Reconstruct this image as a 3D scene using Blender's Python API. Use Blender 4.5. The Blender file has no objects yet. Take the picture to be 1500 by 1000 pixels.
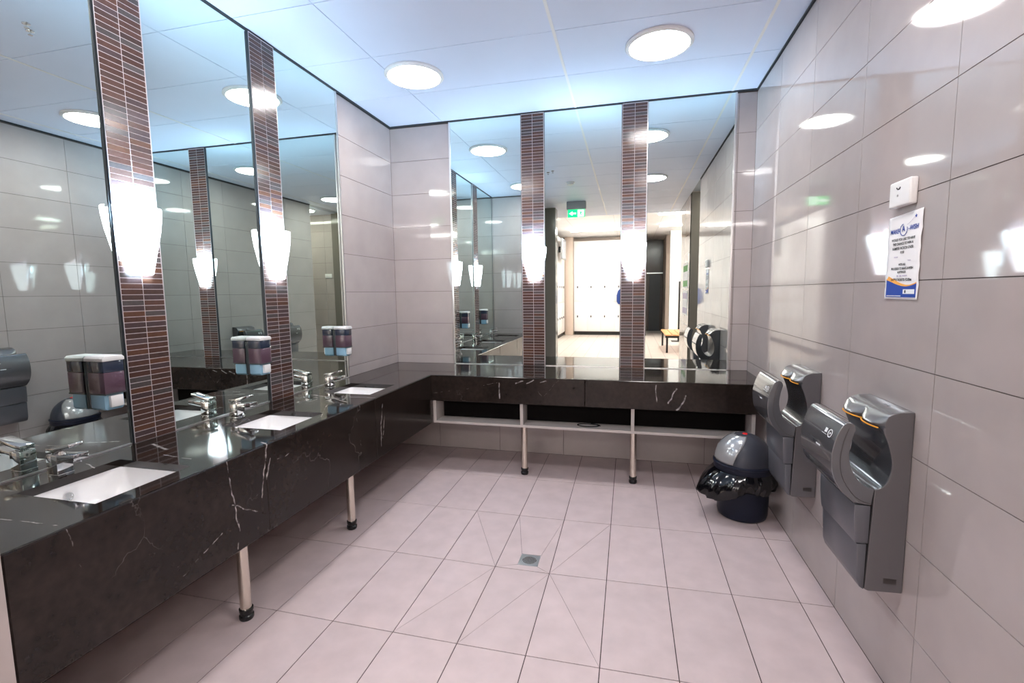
import bpy, bmesh, math, random
from mathutils import Vector, Matrix
random.seed(7)
PI = math.pi
scene = bpy.context.scene
COL = scene.collection

# ------------------------------------------------------------------ camera
F_PX = 693.37
CAM = Vector((1.5958, -2.9626, 1.4746))
YAW, PITCH, ROLL = 0.2426, 0.1020, -0.0128
fwd = Vector((-math.sin(YAW)*math.cos(PITCH), math.cos(YAW)*math.cos(PITCH), -math.sin(PITCH)))
rgt = Vector((math.cos(YAW), math.sin(YAW), 0))
upv = rgt.cross(fwd)
r2 = rgt*math.cos(ROLL) + upv*math.sin(ROLL)
u2 = -rgt*math.sin(ROLL) + upv*math.cos(ROLL)
cam_data = bpy.data.cameras.new('camera')
cam_data.sensor_width = 36.0
cam_data.lens = 36.0*F_PX/1500.0
cam_data.clip_start = 0.02
cam = bpy.data.objects.new('camera', cam_data)
COL.objects.link(cam)
M = Matrix.Identity(4)
for i, v in enumerate((r2, u2, -fwd)):
    for k in range(3):
        M[k][i] = v[k]
M.translation = CAM
cam.matrix_world = M
scene.camera = cam

# ------------------------------------------------------------------ world, exposure
world = bpy.data.worlds.new('world'); scene.world = world
world.use_nodes = True
world.node_tree.nodes['Background'].inputs[0].default_value = (0.8, 0.85, 0.9, 1)
world.node_tree.nodes['Background'].inputs[1].default_value = 0.15
vs = scene.view_settings
scene.display_settings.display_device = 'sRGB'
vs.view_transform = 'Standard'; vs.look = 'None'; vs.gamma = 1.0; vs.use_curve_mapping = False
vs.exposure = 1.70
scene.cycles.use_denoising = True
scene.cycles.max_bounces = 14
scene.cycles.diffuse_bounces = 5
scene.cycles.glossy_bounces = 10
scene.cycles.transmission_bounces = 6
scene.cycles.caustics_reflective = False
scene.cycles.caustics_refractive = False
scene.cycles.sample_clamp_indirect = 8.0

DOWN_E = 16.0       # round ceiling downlights
SHADE_E = 3.5       # glowing glass of the wall lights
LAMP_E = 620.0      # lamp inside each wall light, shining up out of its open top
TUBE_E = 32.0       # fluorescent battens of the changing room

# ------------------------------------------------------------------ dimensions (metres)
L, W, D, H = -0.586, 2.542, 1.218, 3.02
HC = 0.818                     # worktop height
UX, UY = 0.034, 0.585          # front edges of the two worktop runs
YN = -2.16                     # end of the left run
HL = 3.35                      # changing-room ceiling

# ------------------------------------------------------------------ materials
def new_mat(name):
    m = bpy.data.materials.new(name); m.use_nodes = True
    nt = m.node_tree
    return m, nt, nt.nodes['Principled BSDF']

def mat(name, col, rough=0.5, metal=0.0, emit=None, estr=0.0, spec=0.5, noise=0.0, nscale=8.0, bump=0.0, bscale=200.0, rvar=0.0, coat=0.0, trans=0.0, ior=1.45, alpha=1.0):
    m, nt, b = new_mat(name)
    b.inputs['Base Color'].default_value = (*col, 1)
    b.inputs['Roughness'].default_value = rough
    b.inputs['Metallic'].default_value = metal
    b.inputs['Specular IOR Level'].default_value = spec
    b.inputs['IOR'].default_value = ior
    if coat: b.inputs['Coat Weight'].default_value = coat
    if trans: b.inputs['Transmission Weight'].default_value = trans
    if emit:
        b.inputs['Emission Color'].default_value = (*emit, 1)
        b.inputs['Emission Strength'].default_value = estr
    N = nt.nodes; LK = nt.links
    if noise or rvar:
        geo = N.new('ShaderNodeNewGeometry')
        src = None
        if noise:
            nz = N.new('ShaderNodeTexNoise'); nz.inputs['Scale'].default_value = nscale; nz.inputs['Detail'].default_value = 5
            LK.new(geo.outputs['Position'], nz.inputs['Vector'])
            mr = N.new('ShaderNodeMapRange'); mr.inputs[1].default_value = 0.3; mr.inputs[2].default_value = 0.7
            mr.inputs[3].default_value = 1-noise; mr.inputs[4].default_value = 1+noise
            LK.new(nz.outputs['Fac'], mr.inputs[0]); src = mr.outputs[0]
        if rvar:
            oi = N.new('ShaderNodeObjectInfo')
            m2 = N.new('ShaderNodeMapRange'); m2.inputs[3].default_value = 1-rvar; m2.inputs[4].default_value = 1+rvar
            LK.new(oi.outputs['Random'], m2.inputs[0])
            if src:
                mu = N.new('ShaderNodeMath'); mu.operation = 'MULTIPLY'
                LK.new(src, mu.inputs[0]); LK.new(m2.outputs[0], mu.inputs[1]); src = mu.outputs[0]
            else: src = m2.outputs[0]
        vm = N.new('ShaderNodeVectorMath'); vm.operation = 'SCALE'; vm.inputs[0].default_value = col
        LK.new(src, vm.inputs['Scale']); LK.new(vm.outputs[0], b.inputs['Base Color'])
    if bump:
        geo = N.new('ShaderNodeNewGeometry')
        nz = N.new('ShaderNodeTexNoise'); nz.inputs['Scale'].default_value = bscale; nz.inputs['Detail'].default_value = 3
        LK.new(geo.outputs['Position'], nz.inputs['Vector'])
        bp = N.new('ShaderNodeBump'); bp.inputs['Strength'].default_value = bump; bp.inputs['Distance'].default_value = 0.002
        LK.new(nz.outputs['Fac'], bp.inputs['Height']); LK.new(bp.outputs[0], b.inputs['Normal'])
    return m

MT = {}
MT['wall_tile'] = mat('polished_taupe_porcelain', (0.46, 0.415, 0.405), 0.05, spec=0.62, noise=0.045, nscale=5, rvar=0.02)
MT['grout'] = mat('brown_grout', (0.13, 0.105, 0.10), 0.8)
MT['floor_tile'] = mat('matt_beige_floor_tile', (0.60, 0.50, 0.505), 0.42, spec=0.35, noise=0.06, nscale=9, rvar=0.025)
MT['floor_grout'] = mat('floor_grout', (0.05, 0.03, 0.03), 0.9)
MT['ceiling'] = mat('white_ceiling_tile', (0.74, 0.81, 0.96), 0.45, spec=0.3, noise=0.012, nscale=3)
MT['tbar'] = mat('ceiling_joint_grey', (0.42, 0.46, 0.52), 0.6)
MT['black'] = mat('black_shadow_line', (0.03, 0.035, 0.04), 0.5)
MT['mirror'] = mat('mirror_silver', (0.755, 0.84, 0.805), 0.0, 1.0)
MT['chrome'] = mat('chrome', (0.78, 0.79, 0.80), 0.07, 1.0)
MT['alu'] = mat('brushed_aluminium', (0.70, 0.70, 0.71), 0.28, 1.0)
MT['steel'] = mat('satin_steel_leg', (0.72, 0.66, 0.58), 0.25, 1.0)
MT['rubber'] = mat('black_plastic_foot', (0.012, 0.012, 0.014), 0.25)
MT['white_ceramic'] = mat('white_ceramic', (0.95, 0.94, 0.94), 0.12, coat=0.3)
MT['white_plastic'] = mat('white_plastic', (0.85, 0.85, 0.85), 0.35)
MT['grout_light'] = mat('pale_mosaic_grout', (0.62, 0.56, 0.58), 0.7)
MT['edge_dark'] = mat('dark_edge_trim', (0.06, 0.07, 0.08), 0.35)
MT['stick'] = [mat('mosaic_stick_%s' % n, c, 0.16, spec=0.5, noise=0.12, nscale=60, rvar=0.18) for n, c in
               (('brown', (0.088, 0.045, 0.036)), ('umber', (0.074, 0.044, 0.038)), ('rust', (0.110, 0.052, 0.034)), ('plum', (0.080, 0.053, 0.055)), ('slate', (0.082, 0.070, 0.070)))]
MT['shade'] = mat('opal_glass_lit', (0.9, 0.93, 0.97), 0.2, emit=(0.86, 0.93, 1.0), estr=SHADE_E)
MT['lamp'] = mat('fluorescent_lamp', (1, 1, 1), 0.4, emit=(0.55, 0.80, 1.0), estr=LAMP_E)
MT['down'] = mat('downlight_diffuser', (1, 1, 1), 0.4, emit=(1.0, 0.955, 0.93), estr=DOWN_E)
MT['tube'] = mat('batten_diffuser', (1, 1, 1), 0.4, emit=(1.0, 0.95, 0.92), estr=TUBE_E)
MT['dryer'] = mat('silver_grey_plastic', (0.135, 0.132, 0.142), 0.24, 0.35, coat=0.5, bump=0.05, bscale=900)
MT['dryer_front'] = mat('silver_grey_gloss_cover', (0.15, 0.155, 0.17), 0.14, 0.45, coat=0.7)
MT['dryer_in'] = mat('dark_blue_grey_cavity', (0.09, 0.10, 0.115), 0.16, 0.5, coat=0.4)
MT['dryer_panel'] = mat('blue_grey_lower_panel', (0.125, 0.13, 0.15), 0.3, 0.3)
MT['orange'] = mat('amber_line', (0.95, 0.42, 0.04), 0.4)
MT['print_white'] = mat('white_print', (0.85, 0.87, 0.9), 0.5)
MT['print_dark'] = mat('dark_print', (0.025, 0.025, 0.03), 0.5)
MT['seam'] = mat('dark_seam', (0.04, 0.035, 0.035), 0.6)
MT['bin'] = mat('navy_charcoal_plastic', (0.007, 0.010, 0.024), 0.4, spec=0.35)
MT['bin_lid'] = mat('charcoal_dome_plastic', (0.036, 0.040, 0.056), 0.42)
MT['bin_flap'] = mat('silver_flap_plastic', (0.36, 0.37, 0.385), 0.2, 0.3, coat=0.5)
MT['bag'] = mat('black_bin_liner', (0.003, 0.003, 0.0045), 0.10, spec=0.6)
MT['red'] = mat('red_plastic', (0.75, 0.02, 0.02), 0.4)
MT['paper'] = mat('white_paper', (0.94, 0.94, 0.95), 0.7)
MT['blue'] = mat('royal_blue_print', (0.004, 0.05, 0.36), 0.6)
MT['shelf'] = mat('grey_laminate', (0.50, 0.46, 0.44), 0.5)
MT['shelf_in'] = mat('shade_black_laminate', (0.006, 0.005, 0.005), 0.8, spec=0.1)  # near black, deep shade under the counters put into the colour
MT['green'] = mat('exit_green', (0.0, 0.45, 0.10), 0.4, emit=(0.0, 0.75, 0.16), estr=0.9)
MT['exit_white'] = mat('exit_white', (0.9, 0.9, 0.9), 0.4, emit=(0.9, 1, 0.92), estr=1.0)
MT['grey_housing'] = mat('grey_housing', (0.35, 0.35, 0.36), 0.5)
MT['locker'] = mat('white_locker_laminate', (0.86, 0.83, 0.82), 0.3)
MT['beige'] = mat('beige_panel', (0.66, 0.52, 0.44), 0.5)
MT['dark_wall'] = mat('dark_brown_tile', (0.10, 0.08, 0.075), 0.2)
MT['dark_door'] = mat('charcoal_door', (0.06, 0.065, 0.075), 0.4)
MT['wood'] = mat('orange_bench_wood', (0.75, 0.33, 0.13), 0.4, noise=0.1, nscale=20)
MT['black_metal'] = mat('black_powder_coat', (0.02, 0.018, 0.018), 0.4)
MT['navy_cloth'] = mat('navy_fabric', (0.02, 0.05, 0.22), 0.8)
MT['reservoir'] = mat('smoky_navy_reservoir', (0.030, 0.042, 0.075), 0.1, coat=0.5)
MT['soap'] = mat('mauve_soap', (0.11, 0.062, 0.092), 0.18, coat=0.5)
MT['disp_base'] = mat('pale_blue_base', (0.30, 0.52, 0.68), 0.25)
MT['poster_green'] = mat('poster_green', (0.10, 0.35, 0.08), 0.6)
MT['lilac'] = mat('poster_lilac', (0.55, 0.5, 0.65), 0.6)

# --- dark marble with its white veins (segments in world space)
AP = [((0.034,-1.448,0.816),(0.034,-1.441,0.715),2.2),((0.034,-1.441,0.715),(0.034,-1.424,0.621),2.2),((0.034,-1.424,0.621),(0.034,-1.413,0.509),2.2),((0.034,-1.413,0.509),(0.034,-1.425,0.431),2.2),((0.034,-1.439,0.628),(0.034,-1.389,0.596),2),((0.034,-1.389,0.596),(0.034,-1.309,0.539),2),((0.034,-1.23,0.819),(0.034,-1.25,0.731),3),((0.034,-1.25,0.731),(0.034,-1.281,0.593),3),((0.034,-1.219,0.749),(0.034,-1.245,0.654),2.5),((0.034,-1.168,0.731),(0.034,-1.079,0.728),1.5),((0.034,-1.497,0.54),(0.034,-1.581,0.505),1.6),((0.034,-1.581,0.505),(0.034,-1.674,0.463),1),((0.034,-0.207,0.768),(0.034,-0.236,0.639),3),((0.034,-0.236,0.639),(0.034,-0.243,0.489),3),((0.034,-0.187,0.681),(0.034,-0.225,0.539),2),((0.034,-0.519,0.791),(0.034,-0.481,0.579),0.8),((0.034,-0.481,0.579),(0.034,-0.423,0.43),0.8),((0.034,-2.012,0.815),(0.034,-1.983,0.681),1.2),((0.034,-1.389,0.596),(0.034,-1.284,0.623),0.8)]
TP = [((-0.446,-0.274,0.818),(-0.297,-0.31,0.818),5),((-0.297,-0.31,0.818),(-0.091,-0.419,0.818),4),((-0.383,-0.338,0.818),(-0.188,-0.338,0.818),3),((-0.15,-0.282,0.818),(0.039,-0.278,0.818),5),((-0.008,-1.213,0.818),(0.042,-1.227,0.818),5),((-0.333,-0.465,0.818),(-0.325,-0.376,0.818),2),((-0.236,-2.009,0.818),(-0.115,-2.003,0.818),1.5),((-0.115,-2.003,0.818),(0.004,-2.004,0.818),1.5),((-0.484,-1.339,0.818),(-0.347,-1.382,0.818),6),((-0.593,-1.562,0.818),(-0.407,-1.625,0.818),2.5),((-0.294,-1.437,0.818),(-0.132,-1.458,0.818),2),((-0.246,-0.361,0.818),(-0.022,-0.775,0.818),1.5)]
BK = [((0.608,0.585,0.785),(0.615,0.585,0.72),3),((0.615,0.585,0.72),(0.609,0.585,0.643),3),((0.032,0.585,0.665),(0.317,0.585,0.709),1),((0.317,0.585,0.709),(0.603,0.585,0.774),1),((1.079,0.585,0.806),(0.941,0.585,0.646),1),((0.909,0.585,0.731),(0.973,0.585,0.647),1),((0.747,0.585,0.774),(0.801,0.585,0.792),3),((0.834,0.585,0.777),(0.883,0.585,0.8),3),((0.941,0.585,0.78),(0.984,0.585,0.796),3),((1.796,0.585,0.797),(1.798,0.585,0.672),2.5),((1.938,0.585,0.776),(1.885,0.585,0.662),3.5),((1.999,0.585,0.726),(1.976,0.585,0.673),4.5),((1.976,0.585,0.673),(1.941,0.585,0.619),4.5)]

def marble(name, segs, rough=0.07, spec=0.45):
    m, nt, b = new_mat(name); N = nt.nodes; LK = nt.links
    def math_(op, a, c=None, clamp=False):
        n = N.new('ShaderNodeMath'); n.operation = op; n.use_clamp = clamp
        for i, v in enumerate((a, c)):
            if v is None: continue
            if isinstance(v, (int, float)): n.inputs[i].default_value = v
            else: LK.new(v, n.inputs[i])
        return n.outputs[0]
    def vec(op, a, c=None, sc=None):
        n = N.new('ShaderNodeVectorMath'); n.operation = op
        for i, v in enumerate((a, c)):
            if v is None: continue
            if isinstance(v, (tuple, Vector)): n.inputs[i].default_value = tuple(v)
            else: LK.new(v, n.inputs[i])
        if sc is not None:
            if isinstance(sc, (int, float)): n.inputs['Scale'].default_value = sc
            else: LK.new(sc, n.inputs['Scale'])
        return n
    geo = N.new('ShaderNodeNewGeometry'); P = geo.outputs['Position']
    def noise(scale, detail=4, out='Fac'):
        n = N.new('ShaderNodeTexNoise'); n.inputs['Scale'].default_value = scale; n.inputs['Detail'].default_value = detail
        LK.new(P, n.inputs['Vector']); return n.outputs[out]
    wob = vec('SCALE', vec('SUBTRACT', noise(14, 4, 'Color'), (0.5, 0.5, 0.5)).outputs[0], sc=0.03).outputs[0]
    Pw = vec('ADD', P, wob).outputs[0]
    breakup = math_('ADD', math_('MULTIPLY', noise(38, 3), 2.2), -0.35, True)
    tot = None
    for a, c, wd in segs:
        a = Vector(a); ba = Vector(c)-a
        pa = vec('SUBTRACT', Pw, a).outputs[0]
        h = math_('MULTIPLY', vec('DOT_PRODUCT', pa, ba).outputs['Value'], 1.0/ba.length_squared, True)
        dd = vec('LENGTH', vec('SUBTRACT', pa, vec('SCALE', ba, sc=h).outputs[0]).outputs[0]).outputs['Value']
        k = math_('SUBTRACT', 1.0, math_('MULTIPLY', dd, 1.0/(wd*0.0017)), True)
        if wd < 1.3: k = math_('MULTIPLY', k, 0.45)
        tot = k if tot is None else math_('MAXIMUM', tot, k)
    tot = math_('MULTIPLY', tot, breakup)
    # faint natural hairlines
    vo = N.new('ShaderNodeTexVoronoi'); vo.feature = 'DISTANCE_TO_EDGE'; vo.inputs['Scale'].default_value = 2.3
    LK.new(vec('ADD', P, vec('SCALE', vec('SUBTRACT', noise(3.5, 5, 'Color'), (0.5,0.5,0.5)).outputs[0], sc=0.55).outputs[0]).outputs[0], vo.inputs['Vector'])
    hair = math_('SUBTRACT', 1.0, math_('MULTIPLY', vo.outputs['Distance'], 170.0), True)
    gate = math_('MULTIPLY', math_('SUBTRACT', noise(2.6, 2), 0.52, True), 5.0, True)
    hair = math_('MULTIPLY', math_('MULTIPLY', hair, gate), 0.35)
    tot = math_('MAXIMUM', tot, hair)
    ramp = N.new('ShaderNodeValToRGB')
    e = ramp.color_ramp.elements
    e[0].position = 0.3; e[0].color = (0.0060, 0.0044, 0.0038, 1)
    e[1].position = 0.72; e[1].color = (0.030, 0.0212, 0.0178, 1)
    LK.new(math_('ADD', math_('MULTIPLY', noise(5.0, 9), 0.55), math_('MULTIPLY', noise(34.0, 6), 0.45)), ramp.inputs[0])
    mx = N.new('ShaderNodeMix'); mx.data_type = 'RGBA'
    LK.new(tot, mx.inputs['Factor']); LK.new(ramp.outputs[0], mx.inputs[6]); mx.inputs[7].default_value = (0.60, 0.56, 0.55, 1)
    LK.new(mx.outputs[2], b.inputs['Base Color'])
    b.inputs['Roughness'].default_value = rough
    b.inputs['Specular IOR Level'].default_value = spec
    return m
MT['marble_apron'] = marble('dark_emperador_marble_front', AP, 0.16, 0.3)
MT['marble_top'] = marble('dark_emperador_marble_top', TP, 0.06, 0.75)
MT['marble_back'] = marble('dark_emperador_marble_back', BK, 0.16, 0.3)

# --- tiled surfaces too far off to pick the tiles apart
def far_tiles(name, col, grout, sx, sz, rough, axis):
    m, nt, b = new_mat(name); N = nt.nodes; LK = nt.links
    geo = N.new('ShaderNodeNewGeometry'); sp = N.new('ShaderNodeSeparateXYZ'); cb = N.new('ShaderNodeCombineXYZ')
    LK.new(geo.outputs['Position'], sp.inputs[0])
    LK.new(sp.outputs[axis[0]], cb.inputs[0]); LK.new(sp.outputs[axis[1]], cb.inputs[1])
    br = N.new('ShaderNodeTexBrick'); br.offset = 0.0; br.squash = 1.0
    br.inputs['Scale'].default_value = 1.0
    br.inputs['Mortar Size'].default_value = 0.005
    br.inputs['Brick Width'].default_value = sx; br.inputs['Row Height'].default_value = sz
    br.inputs['Color1'].default_value = (*col, 1); br.inputs['Color2'].default_value = (*[c*0.97 for c in col], 1)
    br.inputs['Mortar'].default_value = (*grout, 1)
    LK.new(cb.outputs[0], br.inputs['Vector']); LK.new(br.outputs['Color'], b.inputs['Base Color'])
    b.inputs['Roughness'].default_value = rough
    return m
MT['far_wall_y'] = far_tiles('tan_wall_tiles_along_y', (0.50, 0.42, 0.36), (0.2, 0.16, 0.14), 0.6, 0.3, 0.08, ('Y', 'Z'))
MT['far_wall_x'] = far_tiles('tan_wall_tiles_along_x', (0.50, 0.42, 0.36), (0.2, 0.16, 0.14), 0.6, 0.3, 0.08, ('X', 'Z'))
MT['far_floor'] = far_tiles('changing_room_floor_tiles', (0.66, 0.56, 0.50), (0.3, 0.22, 0.2), 0.3, 0.6, 0.35, ('X', 'Y'))
MT['far_ceiling'] = far_tiles('changing_room_ceiling_tiles', (0.82, 0.80, 0.80), (0.5, 0.48, 0.48), 1.2, 0.6, 0.5, ('X', 'Y'))

# ------------------------------------------------------------------ mesh helpers
def mesh(name, verts, faces, smooth=None):
    me = bpy.data.meshes.new(name); me.from_pydata([tuple(v) for v in verts], [], faces); me.update()
    if smooth is not None:
        for p in me.polygons: p.use_smooth = True
        me.set_sharp_from_angle(angle=math.radians(smooth))
    return me

def link(name, me, m=None, parent=None, loc=None, rot=None):
    o = bpy.data.objects.new(name, me); COL.objects.link(o)
    if m is not None and me is not None and len(me.materials) == 0: me.materials.append(m)
    if parent: o.parent = parent
    if loc: o.location = loc
    if rot: o.rotation_euler = rot
    return o

def tag(o, label=None, cat=None, group=None, kind=None):
    if label: o['label'] = label
    if cat: o['category'] = cat
    if group: o['group'] = group
    if kind: o['kind'] = kind
    return o

def thing(name, label, cat, loc=(0,0,0), rz=0, group=None):
    o = bpy.data.objects.new(name, None); COL.objects.link(o); o.empty_display_size = 0.05
    o.location = loc; o.rotation_euler = (0, 0, rz)
    return tag(o, label, cat, group)

BOXF = [(0,3,2,1),(4,5,6,7),(0,1,5,4),(1,2,6,5),(2,3,7,6),(3,0,4,7)]
def box_me(name, x0, x1, y0, y1, z0, z1, bevel=0.0, seg=2):
    v = [(x0,y0,z0),(x1,y0,z0),(x1,y1,z0),(x0,y1,z0),(x0,y0,z1),(x1,y0,z1),(x1,y1,z1),(x0,y1,z1)]
    me = mesh(name, v, BOXF)
    if bevel:
        bm = bmesh.new(); bm.from_mesh(me)
        bmesh.ops.bevel(bm, geom=bm.edges[:], offset=bevel, segments=seg, affect='EDGES', profile=0.5)
        bm.to_mesh(me); bm.free()
        for p in me.polygons: p.use_smooth = True
        me.set_sharp_from_angle(angle=math.radians(40))
    return me
def box(name, x0, x1, y0, y1, z0, z1, m, parent=None, bevel=0.0, seg=2, off=None):
    """box in the parent's local frame (off: subtract this world offset)"""
    if off: x0-=off[0]; x1-=off[0]; y0-=off[1]; y1-=off[1]; z0-=off[2]; z1-=off[2]
    return link(name, box_me(name, x0, x1, y0, y1, z0, z1, bevel, seg), m, parent)

def lathe_me(name, prof, seg=32, a0=0, a1=2*PI, smooth=40, sx=1, sy=1):
    full = abs(a1-a0-2*PI) < 1e-6
    n = seg if full else seg+1
    v = []; f = []
    for i in range(n):
        a = a0+(a1-a0)*i/seg
        for r, z in prof: v.append((r*math.cos(a)*sx, r*math.sin(a)*sy, z))
    k = len(prof)
    for i in range(seg):
        j = (i+1) % n
        for t in range(k-1):
            f.append((i*k+t, j*k+t, j*k+t+1, i*k+t+1))
    return mesh(name, v, f, smooth)

def tube_me(name, pts, r, seg=8, caps=True, smooth=60):
    v = []; f = []; pts = [Vector(p) for p in pts]
    for i, p in enumerate(pts):
        t = (pts[min(i+1, len(pts)-1)]-pts[max(i-1, 0)]).normalized()
        ref = Vector((0,0,1)) if abs(t.z) < 0.9 else Vector((1,0,0))
        a = t.cross(ref).normalized(); b = t.cross(a)
        for k in range(seg):
            an = 2*PI*k/seg
            v.append(p+a*(r*math.cos(an))+b*(r*math.sin(an)))
    for i in range(len(pts)-1):
        for k in range(seg):
            f.append((i*seg+k, i*seg+(k+1) % seg, (i+1)*seg+(k+1) % seg, (i+1)*seg+k))
    if caps:
        f.append(tuple(range(seg))[::-1]); f.append(tuple((len(pts)-1)*seg+k for k in range(seg)))
    return mesh(name, v, f, smooth)

def prism_me(name, poly, y0, y1, bevel=0.0, smooth=35, seg=2):
    """polygon in local x,z pushed from y0 to y1"""
    n = len(poly)
    v = [(x, y0, z) for x, z in poly]+[(x, y1, z) for x, z in poly]
    f = [tuple(range(n)), tuple(range(2*n-1, n-1, -1))]
    for i in range(n):
        j = (i+1) % n; f.append((j, i, n+i, n+j))
    me = mesh(name, v, f)
    bm = bmesh.new(); bm.from_mesh(me)
    bmesh.ops.recalc_face_normals(bm, faces=bm.faces[:])
    if bevel:
        ed = [e for e in bm.edges if len(e.link_faces) == 2 and e.calc_face_angle(0) > math.radians(45)]
        bmesh.ops.bevel(bm, geom=ed, offset=bevel, segments=seg, affect='EDGES', profile=0.5)
    bm.to_mesh(me); bm.free()
    if smooth:
        for p in me.polygons: p.use_smooth = True
        me.set_sharp_from_angle(angle=math.radians(smooth))
    return me

def copy_tree(o, parent=None):
    c = o.copy(); COL.objects.link(c); c.parent = parent
    for ch in list(o.children): copy_tree(ch, c)
    return c

# ------------------------------------------------------------------ walls
_tc = {}
def tile_me(w, h, t=0.008):
    k = (round(w, 4), round(h, 4), t)
    if k not in _tc:
        _tc[k] = box_me('wall_tile', -w/2, w/2, 0, t, -h/2, h/2)
        _tc[k].materials.append(MT['wall_tile'])
    return _tc[k]
def lay_tiles(parent, origin, rz, regions, u0, du=0.6, dv=0.3, gap=0.003):
    """tiles on a wall through origin; local x runs along it, local -y is its face"""
    R = Matrix.Rotation(rz, 3, 'Z'); o = Vector(origin)
    for (ua, ub, va, vb) in regions:
        i0 = math.floor((ua-u0)/du+1e-6); i1 = math.ceil((ub-u0)/du-1e-6)
        j0 = math.floor(va/dv+1e-6); j1 = math.ceil(vb/dv-1e-6)
        for i in range(i0, i1):
            for j in range(j0, j1):
                a, b = max(ua, u0+i*du), min(ub, u0+(i+1)*du)
                c, d = max(va, j*dv), min(vb, (j+1)*dv)
                if b-a < 0.012 or d-c < 0.012: continue
                me = tile_me(b-a-gap, d-c-gap)
                p = o+R @ Vector(((a+b)/2, 0, (c+d)/2))
                link('wall_tile', me, None, parent, p, (0, 0, rz))

def struct(name, me, m, label=None, parent=None):
    o = link(name, me, m, parent); o['kind'] = 'structure'
    if label: tag(o, label, 'wall' if 'wall' in name else name.split('_')[0])
    return o
B = 0.0065   # grout recess behind tile face
wall_left = struct('wall_left', box_me('wall_left', L-0.15, L-0.004, YN-0.14, D+0.15, 0, H), MT['grout'], 'long left wall behind the basins and tall mirrors')
wall_back = struct('wall_back', box_me('wall_back', L-0.15, W+0.15, D+0.004, D+0.15, 0, H), MT['grout'], 'far end wall with three tall mirrors above the counter')
wall_right = struct('wall_right', box_me('wall_right', W+0.004, W+0.15, -1.8+0.004, D+0.15, 0, H), MT['grout'], 'taupe polished tile wall with the hand dryers')
# back wall: local x = world x
lay_tiles(wall_back, (0, D, 0), 0, [(L, 0.005, HC, H-0.012), (2.392, W, HC, H-0.012)], u0=L)
lay_tiles(wall_back, (0, D, 0), 0, [(L, W, 0.0, HC)], u0=-0.168)
# left wall: rz = +90deg, local x = world y, local -y = world +x
lay_tiles(wall_left, (L, 0, 0), PI/2, [(0.37, D, HC, H-0.012)], u0=0.36, du=0.86)
lay_tiles(wall_left, (L, 0, 0), PI/2, [(YN, D, 0.0, HC)], u0=0.018-0.6*4)
# right wall: rz = -90deg, local x = world -y
lay_tiles(wall_right, (W, 0, 0), -PI/2, [(-D, 1.8, 0.0, H-0.012)], u0=-1.8)
# end face of the right wall at the opening
lay_tiles(wall_right, (W+0.15, -1.8, 0), 0, [(-0.15, 0.0, 0, H)], u0=-0.15, du=0.15)
# nib at the end of the left run
wall_nib = struct('wall_nib', box_me('wall_nib', L-0.15, 0.034, YN-0.14, YN-0.006, 0, H), MT['grout'], 'short return wall closing the near end of the left counter')
lay_tiles(wall_nib, (0, YN, 0), PI, [(-0.036, -L, 0, H-0.012)], u0=-0.036)
box('edge_bead', 0.028, 0.040, YN-0.145, YN-0.001, 0, H-0.01, MT['wall_tile'], wall_nib)
# beyond the camera: jamb walls, corridor, changing room
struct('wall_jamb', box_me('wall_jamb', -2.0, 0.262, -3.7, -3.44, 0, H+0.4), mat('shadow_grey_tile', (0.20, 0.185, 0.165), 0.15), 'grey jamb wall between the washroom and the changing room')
struct('wall_lobby', box_me('wall_lobby', -2.1, -2.0, -3.7, YN, 0, H), MT['far_wall_y'], 'side lobby wall hidden behind the return wall')
struct('wall_lobby_end', box_me('wall_lobby_end', -2.1, L-0.15, YN-0.14, YN-0.04, 0, H), MT['far_wall_x'], 'lobby wall behind the left mirrors')
wr2 = struct('wall_right_far', box_me('wall_right_far', W, W+0.15, -4.18, -2.75, 0, H+0.4), MT['far_wall_y'], 'tiled wall with two posters beyond the side opening')
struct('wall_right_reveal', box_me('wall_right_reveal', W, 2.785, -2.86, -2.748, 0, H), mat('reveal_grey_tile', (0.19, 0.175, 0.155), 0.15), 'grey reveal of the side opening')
wcf = struct('wall_corridor_far', box_me('wall_corridor_far', 2.78, 4.2, -2.96, -2.812, 0, H), MT['grout'], 'tan tiled wall with a switch inside the side opening')
lay_tiles(wcf, (0, -2.80, 0), PI, [(-4.1, -2.79, 0, H)], u0=-4.19)
struct('wall_corridor', box_me('wall_corridor', 4.1, 4.2, -2.95, -1.6, 0, H), MT['far_wall_y'], 'tan tiled corridor wall seen through the side opening')
struct('wall_corridor_side', box_me('wall_corridor_side', W+0.15, 4.2, -1.7, -1.6, 0, H), MT['far_wall_x'], 'near tan wall of the side corridor')
struct('wall_changing_left', box_me('wall_changing_left', -1.2, -1.05, -11.6, -3.7, 0, HL), MT['far_wall_y'], 'changing room side wall behind the lockers')
struct('wall_changing_end', box_me('wall_changing_end', -1.2, 2.15, -11.75, -11.6, 0, HL), MT['beige'], 'changing room end wall behind the lockers')
struct('wall_changing_right', box_me('wall_changing_right', 4.6, 4.75, -13.2, -2.75, 0, HL), MT['locker'], 'changing room white right wall')
struct('wall_changing_near', box_me('wall_changing_near', W+0.15, 4.75, -4.3, -4.18, 0, HL), MT['locker'], 'changing room near wall')
dw = struct('wall_showers', box_me('wall_showers', 2.0, 3.1, -13.2, -13.05, 0, HL), MT['dark_wall'], 'dark tiled wall of the shower area at the far end')
struct('wall_shower_side', box_me('wall_shower_side', 2.05, 2.15, -13.1, -11.0, 0, HL), MT['dark_wall'], 'dark side wall of the shower area')
struct('wall_changing_pier', box_me('wall_changing_pier', 2.80, 3.02, -13.1, -11.6, 0, HL), MT['beige'], 'beige tiled pier beside the shower entrance')
struct('wall_changing_white', box_me('wall_changing_white', 2.84, 4.6, -10.6, -10.4, 0, HL), MT['locker'], 'white changing room wall beside the bench')
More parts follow.
